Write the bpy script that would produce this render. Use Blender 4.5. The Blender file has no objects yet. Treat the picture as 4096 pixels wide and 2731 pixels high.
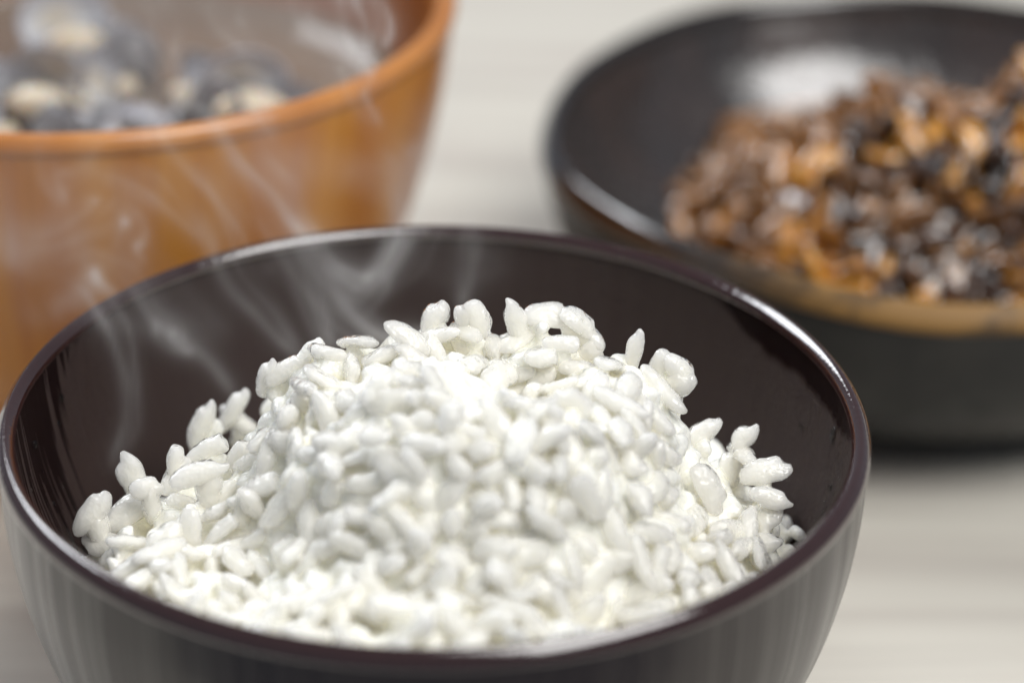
import bpy, bmesh, math, random
import numpy as np
from mathutils import Vector, Matrix, Euler
from mathutils.bvhtree import BVHTree

random.seed(7)
rng = np.random.default_rng(11)
scene = bpy.context.scene
MM = 0.001

# ---------------------------------------------------------------- camera
cam_data = bpy.data.cameras.new("camera")
cam = bpy.data.objects.new("camera", cam_data)
scene.collection.objects.link(cam)
cam.matrix_world = Matrix((
    (0.99984, -0.0178, 0.0, 0.01005),
    (0.00833, 0.4677, -0.88385, -0.32923),
    (0.01573, 0.88371, 0.46778, 0.24883),
    (0, 0, 0, 1)))
cam_data.sensor_width = 36.0
cam_data.lens = 100.0
cam_data.clip_start = 0.01
cam_data.clip_end = 20.0
cam_data.dof.use_dof = True
cam_data.dof.focus_distance = 0.3805
cam_data.dof.aperture_fstop = 7.8
cam_data.dof.aperture_blades = 0
scene.camera = cam

# ---------------------------------------------------------------- world, lamps, exposure
world = bpy.data.worlds.new("World")
scene.world = world
world.use_nodes = True
world.node_tree.nodes["Background"].inputs[0].default_value = (0.80, 0.86, 1.0, 1)
world.node_tree.nodes["Background"].inputs[1].default_value = 0.24


def area_lamp(name, loc, target, sx, sy, power, color):
    ld = bpy.data.lights.new(name, 'AREA')
    ld.shape = 'RECTANGLE'
    ld.size, ld.size_y, ld.energy, ld.color = sx, sy, power, color
    o = bpy.data.objects.new(name, ld)
    scene.collection.objects.link(o)
    o.location = loc
    o.rotation_euler = (Vector(target) - Vector(loc)).to_track_quat('-Z', 'Y').to_euler()
    return o


# a big softbox high on the right in front, and a bright window to the left, a little behind the bowls
area_lamp("softbox_lamp", (0.46, -0.34, 0.98), (0.02, 0.05, 0.06), 0.68, 0.68, 12.4, (1.0, 0.99, 0.97))
area_lamp("window_lamp", (-0.90, 0.92, 1.06), (0.0, 0.05, 0.06), 0.90, 0.55, 18.5, (0.93, 0.96, 1.0))

scene.view_settings.view_transform = 'Standard'
scene.view_settings.look = 'None'
scene.view_settings.exposure = 0.0
scene.view_settings.gamma = 1.0
scene.view_settings.use_curve_mapping = False

scene.render.engine = 'CYCLES'
cy = scene.cycles
cy.use_denoising = True
cy.use_adaptive_sampling = True
cy.adaptive_threshold = 0.02
cy.max_bounces = 28
cy.diffuse_bounces = 12
cy.glossy_bounces = 4
cy.transmission_bounces = 6
cy.volume_bounces = 26
cy.transparent_max_bounces = 24
cy.caustics_reflective = False
cy.caustics_refractive = False
cy.volume_step_rate = 1.0
cy.sample_clamp_indirect = 6.0


# ---------------------------------------------------------------- helpers
def tag(o, label=None, category=None, group=None, kind=None):
    if label:
        o["label"] = label
    if category:
        o["category"] = category
    if group:
        o["group"] = group
    if kind:
        o["kind"] = kind
    return o


def empty(name, loc=(0, 0, 0)):
    o = bpy.data.objects.new(name, None)
    o.empty_display_size = 0.01
    scene.collection.objects.link(o)
    o.location = loc
    return o


def mesh_from(name, verts, faces, mats, smooth=True, mat_idx=None, flip=True):
    me = bpy.data.meshes.new(name)
    me.from_pydata([tuple(v) for v in verts], [], [tuple(f) for f in faces])
    if flip:
        me.flip_normals()
    for m in (mats if isinstance(mats, (list, tuple)) else [mats]):
        me.materials.append(m)
    me.polygons.foreach_set("use_smooth", [smooth] * len(me.polygons))
    if mat_idx is not None:
        me.polygons.foreach_set("material_index", mat_idx)
    me.update()
    return me


def link(name, me, parent=None, loc=(0, 0, 0)):
    o = bpy.data.objects.new(name, me)
    scene.collection.objects.link(o)
    o.parent = parent
    o.location = loc
    return o


def lathe(name, prof, mat, parent, n=192, rmod=None, zmod=None, flip=False):
    """revolve a list of (radius mm, height mm); rmod / zmod bend it by angle and by point"""
    verts, faces = [], []
    P = len(prof)
    for i in range(n):
        a = 2 * math.pi * i / n
        for k, (r, z) in enumerate(prof):
            rr = r * (rmod(a, r, z) if rmod else 1.0)
            zz = z + (zmod(a, r, z) if zmod else 0.0)
            verts.append((rr * math.cos(a) * MM, rr * math.sin(a) * MM, zz * MM))
    for i in range(n):
        j = (i + 1) % n
        for k in range(P - 1):
            faces.append((i * P + k, j * P + k, j * P + k + 1, i * P + k + 1))
    return link(name, mesh_from(name, verts, faces, mat, flip=flip), parent)


def spline_pts(ctrl, n):
    """Catmull-Rom through control points -> (n, d)"""
    c = np.asarray(ctrl, float)
    c = np.vstack([2 * c[0] - c[1], c, 2 * c[-1] - c[-2]])
    t = np.linspace(0, len(c) - 3 - 1e-9, n)
    i = t.astype(int)
    f = (t - i)[:, None]
    p0, p1, p2, p3 = c[i], c[i + 1], c[i + 2], c[i + 3]
    return 0.5 * ((2 * p1) + (-p0 + p2) * f + (2 * p0 - 5 * p1 + 4 * p2 - p3) * f ** 2 + (-p0 + 3 * p1 - 3 * p2 + p3) * f ** 3)


def waves(seed, scale, n=9):
    """a cheap smooth random field made of sines, about -1..1"""
    r = np.random.default_rng(seed)
    k = r.normal(size=(n, 3)) / scale
    ph = r.uniform(0, 6.283, n)

    def f(p):
        p = np.asarray(p, float)
        return np.sin(p @ k.T + ph).sum(-1) / math.sqrt(n) * 0.9
    return f


class NT:
    """tiny node-tree writer"""
    def __init__(self, name):
        self.m = bpy.data.materials.new(name)
        self.m.use_nodes = True
        self.t = self.m.node_tree
        self.t.nodes.clear()
        self.out = self.t.nodes.new('ShaderNodeOutputMaterial')
        self.co = self.t.nodes.new('ShaderNodeTexCoord')

    def node(self, typ, ins=None, **props):
        n = self.t.nodes.new(typ)
        for k, v in props.items():
            setattr(n, k, v)
        for k, v in (ins or {}).items():
            s = n.inputs[k]
            if hasattr(v, 'is_output') or isinstance(v, bpy.types.NodeSocket):
                self.t.links.new(v, s)
            else:
                s.default_value = v
        return n

    def math(self, op, a, b=0.0, clamp=False):
        return self.node('ShaderNodeMath', {0: a, 1: b}, operation=op, use_clamp=clamp).outputs[0]

    def noise(self, vec, scale, detail=3.0, rough=0.5, dist=0.0):
        return self.node('ShaderNodeTexNoise', {'Vector': vec, 'Scale': scale, 'Detail': detail, 'Roughness': rough, 'Distortion': dist}).outputs['Fac']

    def mapping(self, vec, scale=(1, 1, 1), loc=(0, 0, 0), rot=(0, 0, 0)):
        return self.node('ShaderNodeMapping', {'Vector': vec, 'Scale': scale, 'Location': loc, 'Rotation': rot}).outputs[0]

    def ramp(self, fac, stops):
        n = self.node('ShaderNodeValToRGB', {'Fac': fac})
        e = n.color_ramp.elements
        while len(e) < len(stops):
            e.new(0.5)
        for el, (p, c) in zip(e, stops):
            el.position = p
            el.color = (*c, 1) if len(c) == 3 else c
        return n.outputs[0]

    def remap(self, v, a, b, c, d, smooth=True):
        return self.node('ShaderNodeMapRange', {'Value': v, 'From Min': a, 'From Max': b, 'To Min': c, 'To Max': d},
                         interpolation_type='SMOOTHSTEP' if smooth else 'LINEAR').outputs[0]

    def mix(self, f, a, b):
        return self.node('ShaderNodeMix', {'Factor': f, 'A': a, 'B': b} if False else {0: f, 6: a, 7: b}, data_type='RGBA').outputs[2]

    def bump(self, h, dist, strength=1.0, normal=None):
        ins = {'Height': h, 'Distance': dist, 'Strength': strength}
        if normal is not None:
            ins['Normal'] = normal
        return self.node('ShaderNodeBump', ins).outputs[0]

    def cyl(self, vec=None):
        """angle (radians), radius and height of object coordinates"""
        s = self.node('ShaderNodeSeparateXYZ', {0: vec or self.co.outputs['Object']}).outputs
        ang = self.math('ARCTAN2', s[1], s[0])
        return ang, s[2]

    def streak_vec(self, fa, fz):
        """coordinates that run round a turned thing without a seam: (cos, sin, z) scaled"""
        s = self.node('ShaderNodeSeparateXYZ', {0: self.co.outputs['Object']}).outputs
        ang = self.math('ARCTAN2', s[1], s[0])
        return self.node('ShaderNodeCombineXYZ', {0: self.math('MULTIPLY', self.math('COSINE', ang), fa),
                                                  1: self.math('MULTIPLY', self.math('SINE', ang), fa),
                                                  2: self.math('MULTIPLY', s[2], fz)}).outputs[0]

    def bsdf(self, **ins):
        names = {k.replace('_', ' '): v for k, v in ins.items()}
        n = self.node('ShaderNodeBsdfPrincipled', names)
        self.t.links.new(n.outputs[0], self.out.inputs[0])
        return n


# ---------------------------------------------------------------- materials
def mat_table():
    n = NT("whitewashed_wood")
    v = n.co.outputs['Object']
    warp = n.noise(v, 5.0, 2)
    base = n.node('ShaderNodeVectorMath', {0: v, 1: n.node('ShaderNodeCombineXYZ', {1: n.math('MULTIPLY', warp, 0.03)}).outputs[0]}, operation='ADD').outputs[0]
    g1 = n.noise(n.mapping(base, (3.0, 70, 3)), 1.0, 5, 0.6)
    g2 = n.noise(n.mapping(base, (9.0, 420, 9)), 1.0, 3, 0.6)
    wear = n.noise(n.mapping(base, (5, 26, 5)), 1.0, 3, 0.5)
    col = n.ramp(g1, [(0.30, (0.48, 0.44, 0.39)), (0.46, (0.58, 0.545, 0.48)), (0.62, (0.65, 0.62, 0.545)), (0.8, (0.68, 0.65, 0.575))])
    dark = n.remap(wear, 0.52, 0.74, 0.0, 0.55)
    col = n.mix(dark, col, (0.36, 0.29, 0.265, 1))
    col = n.mix(n.remap(g2, 0.52, 0.75, 0.0, 0.35), col, (0.43, 0.40, 0.365, 1))
    n.bsdf(Base_Color=col, Roughness=0.55, Normal=n.bump(g2, 0.0004, 0.5), Specular_IOR_Level=0.35)
    return n.m


def mat_lacquer_outer():
    n = NT("brushed_dark_lacquer")
    fine = n.noise(n.streak_vec(26.0, 6.0), 1.0, 3, 0.6)
    broad = n.noise(n.streak_vec(9.0, 3.0), 1.0, 2)
    h = n.math('ADD', n.math('MULTIPLY', fine, 0.75), n.math('MULTIPLY', broad, 0.7))
    rough = n.remap(fine, 0.3, 0.7, 0.26, 0.52)
    col = n.mix(fine, (0.014, 0.008, 0.007, 1), (0.024, 0.016, 0.014, 1))
    n.bsdf(Base_Color=col, Roughness=rough, Normal=n.bump(h, 0.0009, 0.7), Specular_IOR_Level=0.4, Coat_Weight=0.6, Coat_Roughness=0.24, Coat_IOR=1.55)
    return n.m


def mat_lacquer_inner():
    """inside wall: fogged matte by steam, with a wet clear strip that ends in ragged runs below the rim"""
    n = NT("steamed_dark_lacquer")
    s = n.node('ShaderNodeSeparateXYZ', {0: n.co.outputs['Object']}).outputs
    runs = n.noise(n.streak_vec(17.0, 10.0), 1.0, 3, 0.65)
    thin = n.noise(n.streak_vec(34.0, 14.0), 1.0, 3, 0.6)
    ln = n.node('ShaderNodeVectorMath', {0: n.node('ShaderNodeCombineXYZ', {0: s[0], 1: s[1]}).outputs[0]}, operation='NORMALIZE').outputs[0]

    def side(deg, a, b):
        d = n.node('ShaderNodeVectorMath', {0: ln, 1: (math.cos(math.radians(deg)), math.sin(math.radians(deg)), 0)}, operation='DOT_PRODUCT').outputs['Value']
        return n.remap(d, a, b, 0.0, 1.0)
    edge = n.math('ADD', n.math('MULTIPLY', side(21, 0.90, 0.985), n.math('ADD', 0.0042, n.math('MULTIPLY', n.math('SUBTRACT', runs, 0.5), 0.0025))),
                  n.math('MULTIPLY', side(181, 0.90, 0.995), n.math('MULTIPLY', n.math('SUBTRACT', thin, 0.42), 0.13)))
    depth = n.math('SUBTRACT', 0.0622, s[2])           # metres below the lip
    wet = n.remap(n.math('SUBTRACT', edge, depth), -0.0009, 0.0009, 0.0, 1.0)
    beads = n.node('ShaderNodeTexVoronoi', {'Vector': n.mapping(n.co.outputs['Object'], (1, 1, 0.8)), 'Scale': 1500.0}).outputs['Distance']
    grain = n.noise(n.co.outputs['Object'], 900.0, 2)
    film = n.noise(n.streak_vec(30.0, 8.0), 1.0, 3, 0.6)
    fog = n.math('SUBTRACT', 1.0, wet)
    col = n.mix(fog, (0.008, 0.0035, 0.0035, 1), (0.030, 0.0165, 0.0145, 1))
    rough = n.math('ADD', 0.20, n.math('MULTIPLY', fog, n.remap(film, 0.3, 0.7, 0.26, 0.42)))
    h = n.math('ADD', n.math('MULTIPLY', n.math('MULTIPLY', n.math('ADD', beads, grain), fog), 0.5), n.math('MULTIPLY', runs, 0.8))
    n.bsdf(Base_Color=col, Roughness=rough, Normal=n.bump(h, 0.00022, 0.5), Specular_IOR_Level=n.math('ADD', 0.16, n.math('MULTIPLY', fog, 0.26)))
    return n.m


def mat_lacquer_rim():
    n = NT("red_brown_rim_lacquer")
    f = n.noise(n.streak_vec(40.0, 300.0), 1.0, 2)
    w = n.noise(n.streak_vec(70.0, 60.0), 1.0, 3)
    n.bsdf(Base_Color=n.mix(f, (0.022, 0.006, 0.005, 1), (0.032, 0.010, 0.009, 1)), Roughness=0.09,
           Normal=n.bump(w, 0.0002, 0.3), Specular_IOR_Level=0.9, Coat_Weight=0.6, Coat_Roughness=0.04)
    return n.m


def mat_wood_bowl(name, c0, c1, rough=0.28):
    n = NT(name)
    g = n.noise(n.streak_vec(5.5, 7.0), 1.0, 4, 0.55, 0.4)
    f = n.noise(n.streak_vec(40.0, 9.0), 1.0, 3, 0.6)
    col = n.mix(n.remap(g, 0.34, 0.68, 0, 1), (*c0, 1), (*c1, 1))
    col = n.mix(n.math('MULTIPLY', n.remap(f, 0.5, 0.75, 0, 1), 0.2), col, (c0[0] * .6, c0[1] * .55, c0[2] * .5, 1))
    n.bsdf(Base_Color=col, Roughness=rough, Normal=n.bump(f, 0.0002, 0.3), Coat_Weight=0.35, Coat_Roughness=0.12)
    return n.m


def mat_glaze(name, base, brown, rough0=0.10, rough1=0.3, bump=0.0012, spec=0.8, coat=1.0):
    n = NT(name)
    v = n.co.outputs['Object']
    a = n.noise(v, 30.0, 3, 0.5)
    b = n.noise(v, 160.0, 3, 0.6)
    col = n.mix(n.remap(a, 0.42, 0.66, 0, 1), (*base, 1), (*brown, 1))
    h = n.math('ADD', a, n.math('MULTIPLY', b, 0.25))
    n.bsdf(Base_Color=col, Roughness=n.remap(b, 0.3, 0.7, rough0, rough1), Normal=n.bump(h, bump, 0.7), Specular_IOR_Level=spec, Coat_Weight=coat, Coat_Roughness=0.2)
    return n.m


def mat_glaze_lip():
    """dark glaze that breaks to golden brown along the front of the lip"""
    n = NT("golden_breaking_glaze")
    v = n.co.outputs['Object']
    s = n.node('ShaderNodeSeparateXYZ', {0: v}).outputs
    b = n.noise(v, 90.0, 3, 0.6)
    front = n.remap(n.math('ADD', n.math('SUBTRACT', n.math('MULTIPLY', s[0], 0.55), s[1]), n.math('MULTIPLY', b, 0.012)), 0.028, 0.062, 0.0, 1.0)
    brk = n.remap(b, 0.36, 0.58, 0.35, 1.0)
    col = n.mix(n.math('MULTIPLY', front, brk), (0.022, 0.018, 0.016, 1), (0.27, 0.145, 0.04, 1))
    n.bsdf(Base_Color=col, Roughness=n.math('ADD', n.remap(b, 0.3, 0.7, 0.08, 0.18), n.math('MULTIPLY', front, 0.4)), Normal=n.bump(b, 0.0003, 0.35), Specular_IOR_Level=n.math('SUBTRACT', 1.0, n.math('MULTIPLY', front, 0.6)), Coat_Weight=n.math('SUBTRACT', 0.5, n.math('MULTIPLY', front, 0.5)), Coat_Roughness=0.1)
    return n.m


def rice_relief(n):
    v = n.co.outputs['Object']
    info = n.node('ShaderNodeObjectInfo').outputs['Random']
    off = n.node('ShaderNodeVectorMath', {0: v, 1: n.node('ShaderNodeCombineXYZ', {0: info, 1: info, 2: info}).outputs[0]}, operation='ADD').outputs[0]
    w = n.noise(off, 620.0, 3, 0.55)
    w2 = n.noise(off, 1250.0, 1, 0.5)
    h = n.math('ADD', w, n.math('MULTIPLY', w2, 0.5))
    return off, n.bump(h, 0.0008, 0.7)


def mat_rice_film():
    n = NT("packed_cooked_rice")
    off, nrm = rice_relief(n)
    col = n.mix(n.noise(off, 260.0, 2), (0.95, 0.918, 0.805, 1), (0.955, 0.94, 0.88, 1))  # starch cream, yellowed further to stand in for light bouncing between grains
    n.bsdf(Base_Color=col, Roughness=0.12, IOR=1.45, Specular_IOR_Level=0.7, Normal=nrm,
           Subsurface_Weight=1.0, Subsurface_Radius=(0.9, 0.92, 1.0), Subsurface_Scale=0.0022)
    return n.m


def mat_rice():
    """a cooked grain: a wet skin over a body that scatters light inside, so light and sight pass into it"""
    n = NT("cooked_rice")
    off, nrm = rice_relief(n)
    front = n.math('SUBTRACT', 1.0, n.node('ShaderNodeNewGeometry').outputs['Backfacing'])
    fr = n.math('MULTIPLY', n.math('MULTIPLY', n.node('ShaderNodeFresnel', {'IOR': 1.46, 'Normal': nrm}).outputs[0], 1.6, True), front)
    gl = n.node('ShaderNodeBsdfGlossy', {'Roughness': 0.05, 'Normal': nrm}).outputs[0]
    tp = n.node('ShaderNodeBsdfTransparent').outputs[0]
    c = (0.985, 0.97, 0.92, 1)
    dt = n.node('ShaderNodeMixShader', {0: 0.5, 1: n.node('ShaderNodeBsdfDiffuse', {'Color': c, 'Normal': nrm}).outputs[0],
                                        2: n.node('ShaderNodeBsdfTranslucent', {'Color': c, 'Normal': nrm}).outputs[0]}).outputs[0]
    body = n.node('ShaderNodeMixShader', {0: 0.30, 1: tp, 2: dt}).outputs[0]
    n.t.links.new(n.node('ShaderNodeMixShader', {0: fr, 1: body, 2: gl}).outputs[0], n.out.inputs[0])
    n.t.links.new(n.node('ShaderNodeVolumeScatter', {'Color': (0.9997, 0.9982, 0.989, 1), 'Density': 1900.0, 'Anisotropy': 0.15}).outputs[0], n.out.inputs['Volume'])
    return n.m


def mat_soup():
    n = NT("cloudy_broth")
    v = n.co.outputs['Object']
    c = n.noise(v, 45.0, 4, 0.55, 0.6)
    n.bsdf(Base_Color=n.mix(c, (0.15, 0.10, 0.065, 1), (0.26, 0.20, 0.15, 1)), Roughness=0.06, IOR=1.33,
           Normal=n.bump(n.noise(v, 60.0, 2), 0.0006, 0.3))
    return n.m


def mat_simple(name, c0, c1, scale, rough, bump=0.0, sss=0.0, spec=0.5):
    n = NT(name)
    v = n.co.outputs['Object']
    f = n.noise(v, scale, 4, 0.6)
    ins = dict(Base_Color=n.mix(n.remap(f, 0.3, 0.7, 0, 1), (*c0, 1), (*c1, 1)), Roughness=rough, Specular_IOR_Level=spec)
    if bump:
        ins['Normal'] = n.bump(n.noise(v, scale * 2.5, 3), bump, 0.6)
    if sss:
        ins.update(Subsurface_Weight=sss, Subsurface_Radius=(1.0, 0.45, 0.18), Subsurface_Scale=0.002)
    n.bsdf(**ins)
    return n.m


def mat_shell_outer():
    n = NT("clam_shell_outside")
    v = n.co.outputs['Object']
    s = n.node('ShaderNodeSeparateXYZ', {0: v}).outputs
    rad = n.node('ShaderNodeVectorMath', {0: n.node('ShaderNodeCombineXYZ', {0: s[0], 1: n.math('ADD', s[1], 0.006)}).outputs[0]}, operation='LENGTH').outputs['Value']
    rings = n.math('SINE', n.math('MULTIPLY', rad, 9000.0))
    f = n.noise(v, 220.0, 3)
    col = n.mix(n.math('ADD', n.math('MULTIPLY', rings, 0.2), f), (0.05, 0.05, 0.06, 1), (0.24, 0.23, 0.24, 1))
    n.bsdf(Base_Color=col, Roughness=0.28, Normal=n.bump(rings, 0.0002, 0.5))
    return n.m


def mat_shell_inner():
    n = NT("clam_shell_lining")
    v = n.co.outputs['Object']
    s = n.node('ShaderNodeSeparateXYZ', {0: v}).outputs
    rad = n.node('ShaderNodeVectorMath', {0: n.node('ShaderNodeCombineXYZ', {0: n.math('MULTIPLY', s[0], 0.82), 1: s[1]}).outputs[0]}, operation='LENGTH').outputs['Value']
    f = n.noise(v, 260.0, 3)
    q = n.math('ADD', n.math('MULTIPLY', rad, 140.0), n.math('MULTIPLY', n.math('SUBTRACT', f, 0.5), 0.5))
    col = n.ramp(q, [(0.15, (0.74, 0.66, 0.52)), (0.42, (0.80, 0.79, 0.77)), (0.78, (0.66, 0.70, 0.77)), (0.95, (0.48, 0.48, 0.54))])
    n.bsdf(Base_Color=col, Roughness=0.25, Normal=n.bump(f, 0.0002, 0.4))
    return n.m


def mat_chop():
    """soy-simmered pieces: from nearly black to amber, from piece to piece and within a piece, under a wet glaze"""
    n = NT("soy_simmered")
    v = n.co.outputs['Object']
    r = n.node('ShaderNodeObjectInfo').outputs['Random']
    vv = n.node('ShaderNodeVectorMath', {0: v, 1: n.node('ShaderNodeCombineXYZ', {0: r, 1: r}).outputs[0]}, operation='ADD').outputs[0]
    f = n.noise(vv, 190.0, 4, 0.6)
    q = n.math('ADD', n.math('MULTIPLY', r, 0.92), n.math('MULTIPLY', n.math('SUBTRACT', f, 0.55), 0.8), True)
    col = n.ramp(q, [(0.0, (0.024, 0.012, 0.008)), (0.26, (0.085, 0.036, 0.016)), (0.46, (0.18, 0.078, 0.022)), (0.63, (0.43, 0.18, 0.028)), (0.88, (0.70, 0.33, 0.045))])
    b = n.noise(vv, 330.0, 2, 0.5)
    nrm = n.bump(n.math('ADD', b, n.math('MULTIPLY', f, 0.4)), 0.0014, 0.6)
    n.bsdf(Base_Color=col, Roughness=0.4, Normal=nrm, Specular_IOR_Level=0.3, Coat_Weight=1.0, Coat_Roughness=0.02, Coat_IOR=1.8, Coat_Normal=nrm,
           Subsurface_Weight=0.25, Subsurface_Radius=(1.0, 0.45, 0.18), Subsurface_Scale=0.001)
    return n.m


M = dict(
    table=mat_table(), outer=mat_lacquer_outer(), inner=mat_lacquer_inner(), rim=mat_lacquer_rim(),
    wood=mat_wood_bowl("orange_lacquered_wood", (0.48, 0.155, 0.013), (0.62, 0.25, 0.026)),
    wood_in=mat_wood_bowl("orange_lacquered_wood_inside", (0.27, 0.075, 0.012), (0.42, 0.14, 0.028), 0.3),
    wood_rim=mat_wood_bowl("orange_lacquered_rim", (0.50, 0.185, 0.040), (0.60, 0.25, 0.065), 0.24),
    glaze_in=mat_glaze("dark_brown_glaze", (0.026, 0.021, 0.019), (0.052, 0.034, 0.028), 0.20, 0.34, 0.0034),
    glaze_out=mat_glaze("charcoal_glaze", (0.018, 0.018, 0.017), (0.028, 0.026, 0.023), 0.35, 0.55, 0.0012, 0.35, 0.0),
    glaze_lip=mat_glaze_lip(), rice=mat_rice(), rice_film=mat_rice_film(), soup=mat_soup(),
    shell_out=mat_shell_outer(),
    shell_in=mat_shell_inner(),
    meat=mat_simple("clam_meat", (0.62, 0.50, 0.34), (0.78, 0.70, 0.55), 200.0, 0.25, 0.0003, 0.5),
    chop=mat_chop(),
)


def mat_water():
    n = NT("clear_water")
    n.bsdf(Base_Color=(1, 1, 1, 1), Roughness=0.02, IOR=1.33, Transmission_Weight=1.0)
    return n.m


M['water'] = mat_water()

# ---------------------------------------------------------------- table
bm = bmesh.new()
bmesh.ops.create_cube(bm, size=1.0)
for v in bm.verts:
    v.co = Vector((v.co.x * 1.8, v.co.y * 1.43 + 0.635, v.co.z * 0.03 - 0.015))
bmesh.ops.bevel(bm, geom=bm.edges[:], offset=0.003, segments=2, affect='EDGES')
me = bpy.data.meshes.new("table_top")
bm.to_mesh(me)
bm.free()
me.materials.append(M['table'])
tag(link("table_top", me), "pale whitewashed wooden table top with grey grain under the three bowls", "table", kind='structure')

# ---------------------------------------------------------------- rice bowl
RIMZ = 64.0
rice_bowl = tag(empty("rice_bowl"), "dark brown lacquered bowl holding the white rice, nearest of the bowls", "bowl")


def curve_profile(pts, n):
    return [tuple(p) for p in spline_pts(pts, n)]


outer_ctrl = [(24.0, 6.0), (29.0, 7.5), (38.0, 13.5), (45.5, 21.0), (50.4, 29.0), (53.8, 37.0), (56.1, 46.0), (57.2, 54.0), (57.45, 61.7)]
lathe("outer_wall", curve_profile(outer_ctrl, 44), M['outer'], rice_bowl)
inner_ctrl = [(0.0, 10.0), (15.0, 10.6), (30.0, 14.5), (40.5, 22.0), (47.0, 31.0), (51.0, 41.0), (53.8, 50.0), (55.1, 58.0), (55.5, 62.3)]
lathe("inner_wall", curve_profile(inner_ctrl, 44), M['inner'], rice_bowl, flip=True)
rim_prof = [(57.0, 61.4), (57.4, 61.5), (57.7, 61.9), (57.8, 62.5), (57.62, 63.1), (57.2, 63.65), (56.85, 64.0), (56.55, 64.2), (56.2, 64.22), (55.85, 64.05), (55.45, 63.72), (55.2, 63.4), (55.08, 63.0), (55.15, 62.4), (55.6, 62.0)]
lathe("rim", [tuple(p) for p in spline_pts(rim_prof, 34)], M['rim'], rice_bowl, n=256)
lathe("foot_ring", [(19.0, 9.0), (20.5, 0.4), (21.0, 0.0), (25.0, 0.0), (25.6, 0.5), (26.2, 7.2)], M['outer'], rice_bowl)


def inner_r(z):
    zs = [p[1] for p in inner_ctrl]
    return np.interp(z, zs, [p[0] for p in inner_ctrl])


# ---------------------------------------------------------------- rice
lump_a, lump_b, lump_c = waves(3, 7.5), waves(4, 3.2), waves(5, 1.7)


def sstep(v, a, b):
    t = np.clip((v - a) / (b - a), 0, 1)
    return t * t * (3 - 2 * t)


def rice_h(x, y):
    """height (mm above the table) of the heap of rice; x, y in mm from the bowl's axis"""
    x = np.asarray(x, float)
    y = np.asarray(y, float)
    front = np.clip((-y - 4) / 34, 0, 1)
    left = -11.0 - 0.62 * np.clip(y + 4, 0, 26) + 6.5 * front
    right = -8.2 - 0.5 * np.clip(y - 8, 0, 26) + 2.6 * front
    k = sstep(x, -14, 16)
    low = left * (1 - k) + right * k
    sx = np.where(x < 5, 30.5, 28.6)
    sy = np.where(y > 2, 16.0, 36.0)
    ex = np.where(x < 5, 3.6, 4.2)
    d = np.abs((x - 5) / sx) ** 2 + np.abs((y - 2) / sy) ** 2
    dome = (11.5 - low) * np.exp(-d ** ex) * np.where(y < 2, 0.96, 1.0)
    p = np.stack([x, y, 0 * x], -1)
    rr = np.hypot(x, y)
    low = low - 9.0 * sstep(rr, 41, 52) * sstep(y, -44, -22)
    clumps = 0
    for cx_, cy_, hh, sg in ((-1, -20, 3.4, 8.5), (-16, -27, -2.6, 7.5), (6, -42, 3.0, 7.0), (13, -9, -3.0, 5.5), (24, -20, 1.8, 7.0),
                             (-12, -6, -1.8, 5.5), (-4, -4, 1.4, 6.0), (22, -36, -2.2, 7.0), (-28, -14, 1.6, 6.0)):
        clumps = clumps + hh * np.exp(-((x - cx_) ** 2 + (y - cy_) ** 2) / (2 * sg * sg))
    return RIMZ - 3.1 + clumps + 1.6 * front + low + dome + 1.7 * lump_a(p) + 1.1 * lump_b(p) + 0.8 * lump_c(p)


def rice_normal(x, y, e=0.8):
    dx = (rice_h(x + e, y) - rice_h(x - e, y)) / (2 * e)
    dy = (rice_h(x, y + e) - rice_h(x, y - e)) / (2 * e)
    v = np.array([-dx, -dy, 1.0])
    return v / np.linalg.norm(v)


def grain_verts(seed, rings, segs):
    r = np.random.default_rng(seed)
    a, b, c = 3.5 * r.uniform(0.66, 1.14), 1.5 * r.uniform(0.82, 1.25), 1.24 * r.uniform(0.80, 1.14)
    bend = r.uniform(-0.035, 0.045)
    taper = r.uniform(-0.16, 0.16)
    e1, e2 = r.uniform(0.78, 1.0), r.uniform(0.72, 0.95)
    broken = r.random() < 0.26
    cut = r.uniform(0.25, 0.7)
    ph = r.uniform(0, 6.28, 4)
    nz, nz2 = waves(seed + 100, 0.95, 7), waves(seed + 160, 0.42, 9)
    V = []
    for i in range(rings + 1):
        u = math.pi * i / rings
        cu, su = math.cos(u), math.sin(u)
        x = a * math.copysign(abs(cu) ** 0.92, cu)
        rad = max(su, 0) ** (e1 if cu > 0 else e2)
        rad *= 1 + taper * cu
        for k in range(segs):
            t = 2 * math.pi * k / segs
            fl = 1 + 0.055 * math.cos(2 * t + ph[0]) + 0.05 * math.cos(3 * t + ph[1]) + 0.03 * math.cos(5 * t + ph[2] + cu)
            yy, zz = b * rad * fl * math.cos(t), c * rad * fl * math.sin(t)
            # germ notch at one end, on one side
            g = math.exp(-((x - a * 0.82) ** 2 + (yy - b * 0.55) ** 2) / 0.55)
            xx = x - 0.4 * g
            yy -= 0.4 * g
            zz += bend * x * x
            V.append((xx, yy, zz))
    V = np.array(V)
    if broken:
        lim = a * cut
        over = V[:, 0] > lim
        V[over, 0] = lim + (V[over, 0] - lim) * 0.16 + 0.12 * V[over, 1]
    n = V / (np.linalg.norm(V, axis=1)[:, None] + 1e-6)
    V = V + n * (nz(V) * 0.17 + nz2(V) * 0.055)[:, None]
    for i in (0, rings):                      # close the two poles to a point each
        s = slice(i * segs, (i + 1) * segs)
        V[s] = V[s].mean(0)
    F = []
    for i in range(rings):
        for k in range(segs):
            k2 = (k + 1) % segs
            q = (i * segs + k, i * segs + k2, (i + 1) * segs + k2, (i + 1) * segs + k)
            F.append(q)
    return V, F


N_VAR = 22


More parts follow.
